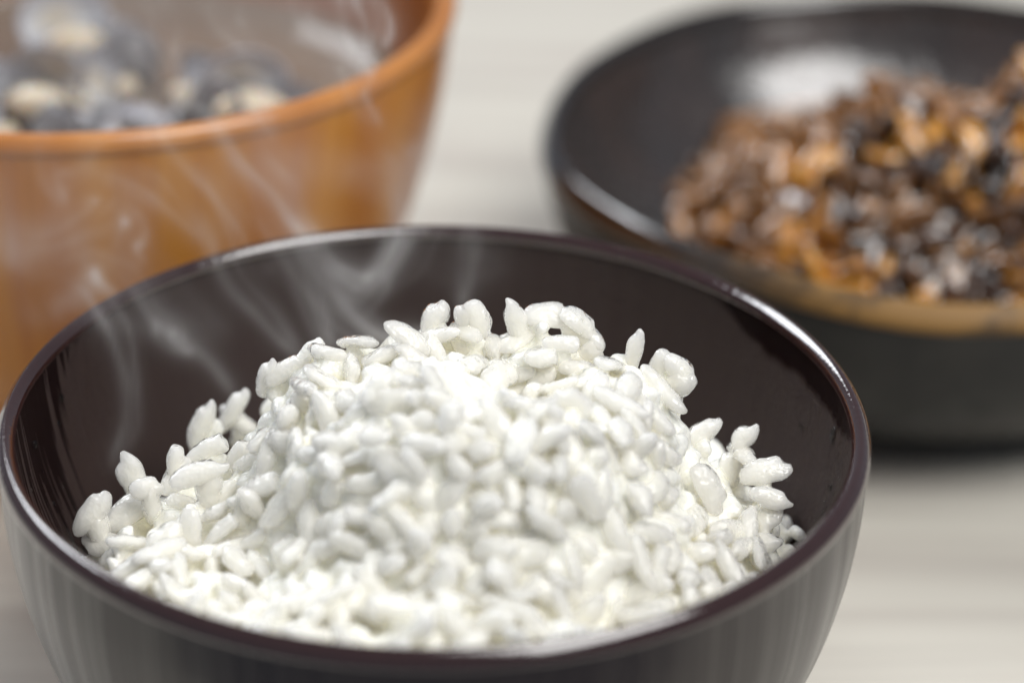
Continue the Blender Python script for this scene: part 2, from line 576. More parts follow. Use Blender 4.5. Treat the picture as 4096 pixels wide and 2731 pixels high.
def weld(V, F, rings, segs):
    """drop the duplicate pole vertices"""
    keep = [0] + list(range(segs, rings * segs)) + [rings * segs]
    idx = np.zeros(len(V), int)
    for new, old in enumerate(keep):
        idx[old] = new
    idx[0:segs] = 0
    idx[rings * segs:] = len(keep) - 1
    FF = []
    for q in F:
        m = []
        for i in q:
            j = int(idx[i])
            if j not in m:
                m.append(j)
        if len(m) > 2:
            FF.append(tuple(m))
    return V[keep], FF


variants, variants_low = [], []
for s in range(N_VAR):
    V, F = grain_verts(s * 7 + 1, 17, 14)
    variants.append(weld(V, F, 17, 14))
    V, F = grain_verts(s * 7 + 1, 6, 7)
    variants_low.append(weld(V, F, 6, 7))

grains = []          # (variant, 3x3 rotation * scale, centre mm)
centres = np.zeros((6000, 3))
n_c = 0


def basis(axis, nrm, roll):
    a = np.asarray(axis, float)
    a /= np.linalg.norm(a)
    z = nrm - a * (nrm @ a)
    if np.linalg.norm(z) < 1e-3:
        z = np.array([0.3, 0.5, 0.8]) - a * (np.array([0.3, 0.5, 0.8]) @ a)
    z /= np.linalg.norm(z)
    y = np.cross(z, a)
    c, s = math.cos(roll), math.sin(roll)
    return np.stack([a, c * y + s * z, -s * y + c * z], 1)


def add_grain(p, axis, nrm, roll=None, scale=None, var=None):
    global n_c
    B = basis(axis, nrm, rng.uniform(-0.7, 0.7) if roll is None else roll)
    sc = rng.uniform(0.9, 1.12) if scale is None else scale
    grains.append((int(rng.integers(N_VAR)) if var is None else var, B * sc, np.asarray(p, float)))
    centres[n_c] = p
    n_c += 1


# grains that stick out along the skyline and at the sides of the heap: (x, y, height over the rim, long axis)
R0 = RIMZ
for p, ax in [
    ((3.6, 8.5, 13.0), (0.05, 0.0, 1)), ((5.4, 8.8, 12.4), (0.42, 0.1, -1)), ((-0.4, 10.5, 11.6), (0.45, 0.2, 1)),
    ((10.6, 8.4, 12.0), (-0.35, 0.0, 1)), ((15.0, 9.0, 13.0), (1, 0.1, -0.08)), ((19.2, 8.6, 12.2), (0.7, 0.2, -0.6)),
    ((26.4, 6.5, 9.4), (0.12, 0.0, 1)), ((30.2, 5.8, 8.0), (0.55, 0.0, 1)), ((32.6, 5.0, 7.2), (0.75, 0.0, -0.7)),
    ((32.0, 4.2, 5.6), (0.8, -0.2, 0.5)), ((31.0, 3.6, 2.6), (-0.4, -0.1, 1)), ((29.6, 2.5, -1.0), (-0.35, -0.2, 1)),
    ((28.8, 5.2, 5.0), (0.35, 0.0, 1)), ((17.0, 3.5, 11.6), (1, 0.0, 0.02)), ((14.5, 2.0, 10.4), (1, 0.05, 0.1)),
    ((-23.0, 8.6, 3.2), (0.25, 0.0, 1)), ((-20.2, 8.2, 4.6), (0.8, 0.1, 0.5)), ((-17.6, 9.0, 5.6), (0.5, 0.3, 0.8)),
    ((-22.4, 3.0, -1.2), (0.45, -0.1, 1)), ((-18.0, 1.0, -2.6), (0.05, -0.25, 1)), ((-15.6, 0.0, -2.0), (0.12, -0.2, 1)),
    ((-26.0, 0.0, -4.0), (0.35, 0.1, 1)), ((-35.0, 1.0, -5.5), (0.2, 0.2, 1)), ((-30.0, 2.0, -4.2), (0.9, 0.1, 0.5)),
    ((-40.8, 0.5, -8.0), (-0.35, 0.1, 1)), ((-45.5, -6.0, -10.0), (0.55, 0.35, 0.75)), ((-38.0, -5.0, -6.6), (1, 0.2, 0.15)),
    ((-31.0, -6.0, -3.5), (1, 0.25, 0.25)), ((44.6, 1.5, -6.0), (1, 0.1, 0.22)), ((42.0, 6.5, -3.6), (0.7, 0.3, 0.75)),
    ((36.0, 6.0, -3.0), (0.75, 0.2, 0.6)), ((33.6, 0.0, -3.2), (1, 0.2, 0.3)), ((45.0, -4.0, -7.0), (0.9, 0.0, -0.25)),
    ((36.5, -6.0, -4.6), (0.5, -0.2, -0.85)), ((31.5, -8.0, -3.8), (0.25, -0.3, -1)), ((27.6, -9.0, -3.4), (-0.05, -0.3, -1)),
    ((-29.0, 20.0, -8.5), (0.5, 0.2, 0.9)), ((-23.0, 22.0, -8.0), (0.6, 0.2, 0.6)), ((-33.0, 15.0, -8.0), (0.4, 0.1, 1)),
]:
    p = np.array(p) + (0, 0, R0 - 3.2)
    add_grain(p, ax, np.array([0, -0.7, 0.7]), scale=rng.uniform(0.95, 1.1))
    q = p.copy()
    while q[2] > float(rice_h(q[0], q[1])) + 0.4:      # more grains under it, down to the heap
        q = q + (np.clip((5 - q[0]) * 0.05, -0.8, 0.8) + rng.normal(0, 0.5), rng.normal(0, 0.5), -2.2)
        add_grain(q, rng.normal(size=3), np.array([0, -0.7, 0.7]))


def scatter(count, off_lo, off_hi, dmin, tilt, tries):
    global n_c
    made = 0
    for _ in range(tries):
        if made >= count:
            break
        rr, aa = 52.5 * math.sqrt(rng.random()), rng.uniform(0, 6.2832)
        x, y = rr * math.cos(aa), rr * math.sin(aa)
        if y > 30 and rng.random() < 0.7:          # far side of the heap: hidden by the heap itself
            continue
        nn = rice_normal(x, y)
        if rng.random() > min(1.0, 0.5 / max(nn[2], 0.22)):
            continue
        p = np.array([x, y, float(rice_h(x, y))]) - nn * rng.uniform(off_lo, off_hi)
        if math.hypot(p[0], p[1]) > inner_r(p[2]) - 1.7 or p[2] < 30:
            continue
        if n_c and ((centres[:n_c] - p) ** 2).sum(1).min() < dmin * dmin:
            continue
        t = np.cross(nn, rng.normal(size=3))
        t /= np.linalg.norm(t)
        ax = t + nn * math.tan(math.radians(rng.normal(0, tilt)))
        ax[2] -= 0.15 * (1 - nn[2])
        room = inner_r(p[2]) - math.hypot(p[0], p[1])
        if room < 4.2:                               # by the wall: lie along it
            ax = np.array([-p[1], p[0], rng.normal(0, 12)])
        add_grain(p, ax, nn)
        made += 1


scatter(110, -0.4, 0.6, 7.0, 28, 3000)             # a few loose grains standing proud
scatter(1500, 0.8, 2.6, 2.66, 24, 17000)
scatter(450, 3.2, 4.6, 3.3, 30, 6000)

# the 300 grains that show largest: rays from the camera through the heap
lv, lf, owner = [], [], []
base = 0
for gi, (va, B, p) in enumerate(grains):
    V, F = variants_low[va]
    lv.append(V @ B.T + p)
    for f in F:
        lf.append([i + base for i in f])
        owner.append(gi)
    base += len(V)
lv = np.vstack(lv)
bvh = BVHTree.FromPolygons([tuple(v) for v in lv.tolist()], lf)
Rm = np.array(cam.matrix_world)[:3, :3]
Co = np.array(cam.matrix_world)[:3, 3] / MM
seen = np.zeros(len(grains))
for px in np.linspace(60, 800, 186):
    for py in np.linspace(295, 655, 91):
        dcam = np.array([(px - 512) / 1024 * 36 / 100, -(py - 341) / 1024 * 36 / 100, -1.0])
        dw = Rm @ dcam
        hit = bvh.ray_cast(Vector(Co), Vector(dw / np.linalg.norm(dw)))
        if hit[2] is not None:
            seen[owner[hit[2]]] += 1
order = np.argsort(-seen)
singles = set(int(i) for i in order[:300])

rice_heap = tag(empty("rice_heap", (0, 0, 0)), "heap of steamed white rice filling the dark brown lacquered bowl", "rice")
gmesh = []
for V, F in variants:
    gmesh.append(mesh_from("rice_grain", V * MM, F, M['rice']))
proto = None
for gi in sorted(singles):
    va, B, p = grains[gi]
    o = bpy.data.objects.new("rice_grain", gmesh[va])
    scene.collection.objects.link(o)
    o.parent = rice_heap
    sc = np.linalg.norm(B[:, 0])
    m = np.eye(4)
    m[:3, :3] = B
    m[:3, 3] = p * MM
    o.matrix_local = Matrix(m.tolist())
# the packed rice below them
nr, na = 26, 90
cv = [(0, 0, float(rice_h(0, 0)) - 4.2)]
for i in range(1, nr + 1):
    for k in range(na):
        a = 2 * math.pi * k / na
        rr = 53.0 * i / nr
        x, y = rr * math.cos(a), rr * math.sin(a)
        z = float(rice_h(x, y)) - 4.2
        lim = float(inner_r(z)) - 0.6
        if rr > lim:
            x, y = lim * math.cos(a), lim * math.sin(a)
            z -= (rr - lim) * 1.0
        cv.append((x, y, z))
cf = [(0, 1 + k, 1 + (k + 1) % na) for k in range(na)]
for i in range(nr - 1):
    for k in range(na):
        k2 = (k + 1) % na
        cf.append((1 + i * na + k, 1 + (i + 1) * na + k, 1 + (i + 1) * na + k2, 1 + i * na + k2))
# close it down to a floor inside the bowl
bot = len(cv)
for k in range(na):
    a = 2 * math.pi * k / na
    cv.append((34 * math.cos(a), 34 * math.sin(a), 22.0))
for k in range(na):
    k2 = (k + 1) % na
    cf.append((1 + (nr - 1) * na + k, bot + k, bot + k2, 1 + (nr - 1) * na + k2))
cf.append(tuple(bot + k for k in reversed(range(na))))
# starch film: the hearts of the grains, the other grains and the core melted into one skin that fills the gaps between grains
bv, bf, nb_ = [], [], 0
for gi, (va, B, p) in enumerate(grains):
    V, F = variants[va]
    bv.append(V @ (B * (0.78 if gi in singles else 1.0)).T + p)
    bf += [tuple(i + nb_ for i in f) for f in F]
    nb_ += len(V)
bv.append(np.array(cv))
bf += [tuple(i + nb_ for i in f) for f in cf]
tmp = link("tmp_film", mesh_from("tmp_film", np.vstack(bv) * MM, bf, M['rice']))
md = tmp.modifiers.new("film", 'REMESH')
md.mode, md.voxel_size, md.use_smooth_shade = 'VOXEL', 0.00042, True
md = tmp.modifiers.new("soft", 'SMOOTH')
md.factor, md.iterations = 0.5, 8
film = bpy.data.meshes.new_from_object(tmp.evaluated_get(bpy.context.evaluated_depsgraph_get()))
bpy.data.objects.remove(tmp)
film.name = "packed_rice"
film.materials.clear()
film.materials.append(M['rice_film'])
film.polygons.foreach_set("use_smooth", [True] * len(film.polygons))
o = link("packed_rice", film, rice_heap)
tag(o, kind='stuff')

# ---------------------------------------------------------------- droplets on the rice bowl
dv, df = [], []


def drop(c, nrm, r, squash=0.55, stretch=1.0):
    nrm = np.asarray(nrm, float) / np.linalg.norm(nrm)
    up = np.array([0, 0, 1.0])
    t1 = up - nrm * (up @ nrm)
    t1 /= max(np.linalg.norm(t1), 1e-6)
    t2 = np.cross(nrm, t1)
    b0 = len(dv)
    rings, segs = 6, 10
    for i in range(rings + 1):
        u = math.pi * i / rings
        for k in range(segs):
            t = 2 * math.pi * k / segs
            q = np.asarray(c) + r * (math.sin(u) * (math.cos(t) * t1 * stretch + math.sin(t) * t2) + math.cos(u) * nrm * squash)
            dv.append(q * MM)
    for i in range(rings):
        for k in range(segs):
            k2 = (k + 1) % segs
            df.append((b0 + i * segs + k, b0 + i * segs + k2, b0 + (i + 1) * segs + k2, b0 + (i + 1) * segs + k))


def wall_point(ang, depth):
    z = RIMZ - depth
    r = float(inner_r(z))
    return (r * math.cos(ang), r * math.sin(ang), z), (-math.cos(ang), -math.sin(ang), 0.12)


for ang, dep, r, st in [(188, 12, 0.5, 1.5), (196, 15, 0.55, 1.7), (200, 11, 0.4, 1.4), (175, 9, 0.4, 1.2), (9, 7.5, 0.6, 1.7),
                        (355, 9, 0.35, 1.3), (4, 13, 0.3, 1.2), (350, 14, 0.3, 1.2), (340, 11, 0.3, 1.6), (20, 12, 0.3, 1.2), (163, 8, 0.35, 1.2)]:
    c, nn = wall_point(math.radians(ang), dep)
    drop(c, nn, r * 1.35, 0.6, st)
for k in range(60):                                   # fine beads low on the right and left walls
    ang = math.radians(random.choice([random.gauss(-8, 10), random.gauss(185, 9)]))
    c, nn = wall_point(ang, random.uniform(9, 20))
    drop(c, nn, random.uniform(0.14, 0.32), 0.6, random.uniform(1, 1.6))
for k in range(46):                                   # beads and wet film along the inner edge of the rim
    ang = math.radians(random.choice([random.uniform(8, 62), random.uniform(8, 62), random.uniform(95, 200)]))
    r = random.uniform(0.12, 0.4)
    rr = 55.5 + random.uniform(-0.2, 0.4)
    drop((rr * math.cos(ang), rr * math.sin(ang), RIMZ - 0.75 + random.uniform(-0.2, 0.3)), (-math.cos(ang), -math.sin(ang), 1.2), r, 0.4, 1.0)
drop((57.0 * math.cos(math.radians(165)), 57.0 * math.sin(math.radians(165)), RIMZ + 0.1), (0, 0, 1), 0.75, 0.6)
o = link("condensation", mesh_from("condensation", dv, df, M['water']))
tag(o, "clear beads of condensed water on the inside wall and rim of the rice bowl", "water drops", kind='stuff')

# ---------------------------------------------------------------- soup bowl with clams
SB = Vector((-63.4, 124.6, 0)) * MM
soup_bowl = tag(empty("soup_bowl", SB), "orange lacquered wooden bowl holding the clam soup, behind the rice bowl", "bowl")
SR, SZ = 62.8, 74.0
s_out = [(27.0, 6.0), (36.0, 9.0), (45.0, 16.0), (51.5, 26.0), (55.6, 37.0), (58.8, 48.0), (60.9, 58.0), (62.1, 67.0), (62.6, 71.6)]
s_in = [(0.0, 12.0), (25.0, 13.5), (40.0, 20.0), (48.5, 29.0), (53.0, 40.0), (56.0, 51.0), (58.0, 61.0), (59.0, 69.0), (59.3, 71.8)]
lathe("outer_wall", curve_profile(s_out, 40), M['wood'], soup_bowl, n=160)
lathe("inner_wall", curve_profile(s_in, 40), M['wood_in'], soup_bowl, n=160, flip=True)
s_rim = [(62.3, 71.2), (63.0, 72.0), (63.2, 73.2), (62.8, 74.3), (62.0, 74.9), (60.9, 74.9), (60.0, 74.4), (59.3, 73.4), (59.0, 72.2), (59.25, 71.2)]
lathe("rim", curve_profile(s_rim, 30), M['wood_rim'], soup_bowl, n=160)
lathe("foot_ring", [(22.0, 12.0), (24.0, 0.4), (24.6, 0.0), (29.0, 0.0), (29.6, 0.5), (30.4, 7.2)], M['wood'], soup_bowl, n=120)

SOUPZ = 50.0
rs = float(np.interp(SOUPZ, [p[1] for p in s_in], [p[0] for p in s_in]))
prof = [(0.0, SOUPZ), (20, SOUPZ), (40, SOUPZ), (rs - 5.5, SOUPZ), (rs - 4.2, SOUPZ + 0.2), (rs - 2.8, SOUPZ + 0.95), (rs - 1.4, SOUPZ + 1.9), (rs - 0.2, SOUPZ + 2.8), (rs + 0.5, SOUPZ + 3.9)]
o = lathe("clam_soup", [(r, z) for r, z in prof], M['soup'], None, n=160, flip=True)
o.location = SB
tag(o, "cloudy greyish brown clam broth in the orange wooden bowl", "soup")


def valve_mesh(L, W, H):
    """one half shell: rounded triangular outline, domed outside, hollow pale inside"""
    nr_, na_ = 7, 26
    top, botm = [], []
    for i in range(nr_ + 1):
        q = i / nr_
        for k in range(na_):
            t = 2 * math.pi * k / na_
            ox, oy = math.cos(t), math.sin(t)
            w = 1 - 0.22 * max(oy, 0) ** 2 * (1 - abs(ox))
            x, y = L / 2 * ox * (1 - 0.18 * max(oy, 0)), W / 2 * oy * w
            z = H * (1 - q ** 2.2) ** 0.62
            sy = 0.18 * W * (1 - q)                   # the beak sits towards the hinge
            top.append((x * q, y * q + sy, z))
            botm.append((x * q * 0.96, (y * q + sy) * 0.96, z * 0.84 - 0.05))
    V = top + botm
    N = len(top)
    F, I = [], []
    for i in range(nr_):
        for k in range(na_):
            k2 = (k + 1) % na_
            F.append((i * na_ + k, (i + 1) * na_ + k, (i + 1) * na_ + k2, i * na_ + k2))
            I.append(0)
            F.append((N + i * na_ + k2, N + (i + 1) * na_ + k2, N + (i + 1) * na_ + k, N + i * na_ + k))
            I.append(1)
    for k in range(na_):
        k2 = (k + 1) % na_
        F.append((nr_ * na_ + k, N + nr_ * na_ + k, N + nr_ * na_ + k2, nr_ * na_ + k2))
        I.append(1)
    return mesh_from("valve", np.array(V) * MM, F, [M['shell_out'], M['shell_in']], mat_idx=I, flip=False)


def meat_mesh(seed, L):
    nz = waves(seed, 2.2)
    V, F = [], []
    rings, segs = 9, 14
    for i in range(rings + 1):
        u = math.pi * i / rings
        for k in range(segs):
            t = 2 * math.pi * k / segs
            d = np.array([math.cos(u) * L * 0.5, math.sin(u) * math.cos(t) * L * 0.36, math.sin(u) * math.sin(t) * L * 0.30])
            V.append(d * (1 + 0.16 * nz(d)))
    for i in range(rings):
        for k in range(segs):
            k2 = (k + 1) % segs
            F.append((i * segs + k, i * segs + k2, (i + 1) * segs + k2, (i + 1) * segs + k))
    return mesh_from("meat", np.array(V) * MM, F, M['meat'])


valve_me = valve_mesh(17.0, 14.0, 4.6)
meat_me = [meat_mesh(31, 9.5), meat_mesh(47, 8.5)]


def clam(x, y, z, yaw, pitch, roll, gape, scale, label, meat=True, mscale=1.0):
    """yaw/pitch/roll in degrees; the clam opens upwards in its own frame with the hinge at +y"""
    t = empty("clam", (x * MM, y * MM, z * MM))
    if gape > 40:
        gape, pitch = gape + 24, pitch - 8
    t.rotation_euler = (math.radians(pitch), math.radians(roll), math.radians(yaw))
    t.scale = (scale * 0.88,) * 3
    tag(t, label, "clam", group="clams in the clam soup")
    h = math.radians(gape / 2)
    hinge = 6.6 * MM
    for sgn in (1, -1):
        v = link("valve", valve_me, t)
        m = Matrix.Translation((0, hinge, 0)) @ Matrix.Rotation(-sgn * h, 4, 'X') @ Matrix.Translation((0, -hinge, 0))
        if sgn < 0:
            m = m @ Matrix.Diagonal((1, 1, -1, 1))
        v.matrix_local = m
    if meat:
        b = link("meat", random.choice(meat_me), t)
        b.matrix_local = Matrix.Translation((0.4 * MM, -0.8 * MM, -1.2 * MM)) @ Matrix.Rotation(0.3, 4, 'Z') @ Matrix.Scale(mscale, 4)
    return t


clam(-68.5, 141.0, 58.0, 28, -40, 10, 80, 1.2, "largest open clam standing highest in the soup, dark shell behind beige meat", mscale=1.2)
clam(-72.0, 121.5, 55.5, -24, -30, -14, 70, 1.05, "open clam with beige meat near the left edge, second from the frame", mscale=1.3)
clam(-78.0, 111.0, 53.5, 60, -35, 0, 70, 0.85, "small open clam cut by the left edge of the picture", mscale=1.1)
clam(-61.0, 109.5, 52.5, 14, -64, 16, 130, 1.12, "open clam with pale empty shell close to the front rim", meat=False)
clam(-52.5, 125.0, 56.0, -74, -62, -20, 80, 1.05, "upright clam shell with bluish white lining in the middle of the soup", meat=False)
clam(-59.5, 131.0, 54.5, 70, -35, 16, 60, 0.95, "grey pink open clam behind the upright bluish shell", mscale=1.1)
clam(-45.0, 114.0, 54.0, -52, -46, -26, 85, 1.02, "open clam with slanted white shell by the front rim", meat=False)
clam(-35.5, 120.5, 55.0, 20, -34, 8, 75, 1.12, "rightmost open clam with fat cream meat near the front rim", mscale=1.5)
clam(-47.0, 130.0, 53.5, -40, -30, 0, 70, 0.85, "small beige clam between the upright shell and the rightmost clam", mscale=1.3)
clam(-28.0, 127.0, 51.5, 60, 28, 22, 10, 1.05, "closed dark clam shell half sunk at the right of the soup", meat=False)
clam(-79.0, 128.0, 53.5, 30, 25, -20, 12, 1.05, "closed dark clam shell behind the beige clam at the left", meat=False)
clam(-67.5, 115.0, 53.0, 110, 35, 10, 8, 0.95, "closed dark clam half under the pale empty shell at the front", meat=False)
clam(-60.0, 143.0, 56.0, 130, 40, 10, 8, 1.15, "closed grey clam leaning behind the largest open clam", meat=False)
clam(-40.0, 126.5, 52.5, 20, 30, -30, 14, 0.9, "closed dark clam behind the rightmost cream clam", meat=False)

clam(-66.0, 126.0, 54.5, -20, -50, 20, 90, 0.9, "small open clam with white lining in the middle of the pile", mscale=0.8)
clam(-52.0, 110.5, 53.0, 30, -58, -8, 110, 0.85, "small empty shell showing its white lining between pale and slanted shells", meat=False)
clam(-80.0, 120.0, 55.0, 16, -52, 10, 100, 1.0, "pale empty shell at the left edge above the small cut clam", meat=False)
clam(-74.0, 135.0, 55.5, -30, -55, 0, 100, 0.95, "pale open shell left of the largest open clam", meat=False)

# ---------------------------------------------------------------- dark bowl with the simmered dish
DB = Vector((85.2, 147.0, 0)) * MM
dish_bowl = tag(empty("side_dish_bowl", DB), "wide dark glazed pottery bowl with golden lip holding chopped simmered food", "bowl")
ang_k = [0, 30, 67, 80, 100, 116, 135, 151, 168, 183, 192, 204, 226, 239, 252, 263, 274, 300, 330, 360]
dev_k = [0.2, 0.2, -0.2, -0.8, 0.3, 1.9, 0.5, -1.0, -1.4, -0.7, 0.2, 1.1, -0.5, -0.1, 0.9, 0.5, -0.6, -0.4, 0.0, 0.2]
aa_ = np.arange(0, 360, 2.0)
dd_ = np.interp(aa_, ang_k, dev_k)
ker = np.exp(-0.5 * (np.arange(-12, 13) / 4.0) ** 2)
dd_ = np.convolve(np.concatenate([dd_[-12:], dd_, dd_[:12]]), ker / ker.sum(), 'valid')


def d_rmod(a, r, z):
    return 1 + np.interp(math.degrees(a) % 360, np.append(aa_, 360), np.append(dd_, dd_[0])) / 71.0 + 0.004 * math.sin(5 * a + z * 0.08)


def d_zmod(a, r, z):
    return (0.7 * math.sin(2 * a + 0.6) + 0.35 * math.sin(5 * a) + 0.2 * math.sin(9 * a + 1)) * max(0.0, min(1.0, (z - 8) / 30))


d_out = [(38.0, 4.0), (46.0, 4.6), (55.0, 8.0), (62.5, 15.5), (67.5, 25.0), (70.2, 34.0), (70.9, 38.4)]
d_in = [(0.0, 9.0), (25.0, 9.6), (42.0, 13.0), (55.0, 20.5), (62.8, 29.5), (67.6, 40.0)]
lathe("outer_wall", curve_profile(d_out, 30), M['glaze_out'], dish_bowl, n=180, rmod=d_rmod, zmod=d_zmod)
lathe("inner_wall", curve_profile(d_in, 34), M['glaze_in'], dish_bowl, n=180, rmod=d_rmod, zmod=d_zmod, flip=True)
d_rim = [(70.4, 37.4), (71.4, 38.4), (71.6, 39.4), (71.1, 40.4), (70.2, 41.5), (69.4, 42.2), (68.7, 42.4), (68.0, 41.8), (67.4, 40.6), (67.1, 39.2), (66.9, 38.4)]
lathe("rim", curve_profile(d_rim, 26), M['glaze_lip'], dish_bowl, n=180, rmod=d_rmod, zmod=d_zmod)
lathe("foot_ring", [(34.0, 9.0), (35.5, 0.4), (36.0, 0.0), (41.0, 0.0), (41.6, 0.6), (42.5, 5.2)], M['glaze_out'], dish_bowl, n=120)


def heap_h(x, y):
    """height of the simmered heap, mm; x, y from the bowl's axis"""
    d1 = ((x + 6) / 38.0) ** 2 + ((y + 10) / 30.0) ** 2
    d2 = ((x - 20) / 26.0) ** 2 + ((y + 12) / 30.0) ** 2
    base_ = np.interp(np.hypot(x, y), [0, 40, 62, 70], [19, 18, 28, 34])
    front = 7.0 * np.clip((-y - 22) / 32, 0, 1)
    return max(base_ + front * 0.6, 20 + 31 * math.exp(-d1 ** 1.1) + 0 * d2, 18 + 39 * math.exp(-d2 ** 1.2) + 0)


dish = tag(empty("simmered_side_dish", DB), "glossy brown and amber chopped simmered food heaped in the dark glazed bowl", "side dish")


def chop_mesh(seed, mat):
    r = np.random.default_rng(seed)
    bm_ = bmesh.new()
    bmesh.ops.create_cube(bm_, size=1.0)
    dims = np.array([r.uniform(3.5, 9.0), r.uniform(1.8, 4.0), r.uniform(1.0, 2.4)])
    for v_ in bm_.verts:
        j = r.normal(0, 0.16, 3)
        v_.co = Vector((np.array(v_.co) + j) * dims * MM)
    bmesh.ops.subdivide_edges(bm_, edges=bm_.edges[:], cuts=2, use_grid_fill=True)
    for _ in range(2):
        bmesh.ops.smooth_vert(bm_, verts=bm_.verts[:], factor=0.5, use_axis_x=True, use_axis_y=True, use_axis_z=True)
    nz = waves(seed + 5, 1.6)
    curl = r.uniform(-0.03, 0.05)
    for v_ in bm_.verts:
        q = np.array(v_.co) / MM
        q = q * 1.12 + 0.42 * nz(q)
        q[2] += curl * q[0] ** 2
        v_.co = Vector(q * MM)
    me_ = bpy.data.meshes.new("chopped_piece")
    bm_.to_mesh(me_)
    bm_.free()
    me_.materials.append(mat)
    me_.polygons.foreach_set("use_smooth", [True] * len(me_.polygons))
    return me_


chops = [chop_mesh(200 + 17 * i, M['chop']) for i in range(16)]
placed = []
lo_v, lo_f, nb = [], [], 0
for _ in range(12000):
    if len(placed) >= 900:
        break
    rr, a = 63 * math.sqrt(random.random()), random.uniform(0, 6.2832)
    x, y = rr * math.cos(a), rr * math.sin(a)
    if y > 22 or x > 52 or x < -50 + 0.35 * max(0, y + 22):
        continue
    hz = heap_h(x, y)
    p = np.array([x, y, hz - random.uniform(0.0, 3.0)])
    lim = np.interp(p[2], [9, 13, 20.5, 29.5, 40, 60], [25, 42, 55, 62.8, 67.6, 70]) - 3
    if rr > lim:
        continue
    if placed and min(((p - q) ** 2).sum() for q in placed) < 3.0 ** 2:
        continue
    placed.append(p)
vis = sorted(range(len(placed)), key=lambda i: placed[i][1] * 0.9 - placed[i][2])[:300]
vis = set(vis)
extra = bmesh.new()
for i, p in enumerate(placed):
    me_ = random.choice(chops)
    rot = Euler((random.gauss(0, 0.9), random.gauss(0, 0.8), random.uniform(0, 6.28))).to_matrix().to_4x4()
    mtx = Matrix.Translation(Vector(p) * MM) @ rot @ Matrix.Scale(random.uniform(0.8, 1.15), 4)
    if i in vis:
        o = bpy.data.objects.new("chopped_piece", me_)
        scene.collection.objects.link(o)
        o.parent = dish
        o.matrix_local = mtx
    else:
        tmp = me_.copy()
        tmp.transform(mtx)
        extra.from_mesh(tmp)
        bpy.data.meshes.remove(tmp)
# dark mass under the pieces
nr, na = 16, 48
hv = [extra.verts.new((0, 0, (heap_h(0, 0) - 3.5) * MM))]
ringv = []
for i in range(1, nr + 1):
    row = []
    for k in range(na):
        a = 2 * math.pi * k / na
        rr = 60.0 * i / nr
        z = heap_h(rr * math.cos(a), rr * math.sin(a)) - 3.5
        z -= 12.0 * max(0.0, min(1.0, (-rr * math.cos(a) - 38) / 8)) * max(0.0, min(1.0, (rr * math.sin(a) + 40) / 12))
        lim = float(np.interp(z, [9, 13, 20.5, 29.5, 40, 60], [25, 42, 55, 62.8, 67.6, 70])) - 1.0
        rr = min(rr, lim)
        row.append(extra.verts.new((rr * math.cos(a) * MM, rr * math.sin(a) * MM, z * MM)))
    ringv.append(row)
for k in range(na):
    extra.faces.new((hv[0], ringv[0][k], ringv[0][(k + 1) % na]))
for i in range(nr - 1):
    for k in range(na):
        k2 = (k + 1) % na
        extra.faces.new((ringv[i][k], ringv[i + 1][k], ringv[i + 1][k2], ringv[i][k2]))
me = bpy.data.meshes.new("chopped_bits")
extra.to_mesh(me)
extra.free()
me.materials.append(M['chop'])
me.polygons.foreach_set("use_smooth", [True] * len(me.polygons))
tag(link("chopped_bits", me, dish), kind='stuff')

# ---------------------------------------------------------------- steam
def mat_steam(name, dens):
    n = NT(name)
    v = n.node('ShaderNodeVolumePrincipled', {'Color': (0.98, 0.97, 0.96, 1), 'Density': dens, 'Anisotropy': 0.2})
    v.inputs['Density Attribute'].default_value = "density"
    n.t.links.new(v.outputs[0], n.out.inputs['Volume'])
    return n.m


def gauss_blur(g, sig):
    r = max(1, int(3 * sig))
    k = np.exp(-0.5 * (np.arange(-r, r + 1) / sig) ** 2)
    k /= k.sum()
    for ax in range(3):
        o_ = np.zeros_like(g)
        for d, w in zip(range(-r, r + 1), k):
            if d == 0:
                o_ += w * g
                continue
            a = [slice(None)] * 3
            b = [slice(None)] * 3
            a[ax] = slice(max(d, 0), g.shape[ax] + min(d, 0))
            b[ax] = slice(max(-d, 0), g.shape[ax] + min(-d, 0))
            o_[tuple(a)] += w * g[tuple(b)]
        g = o_
    return g


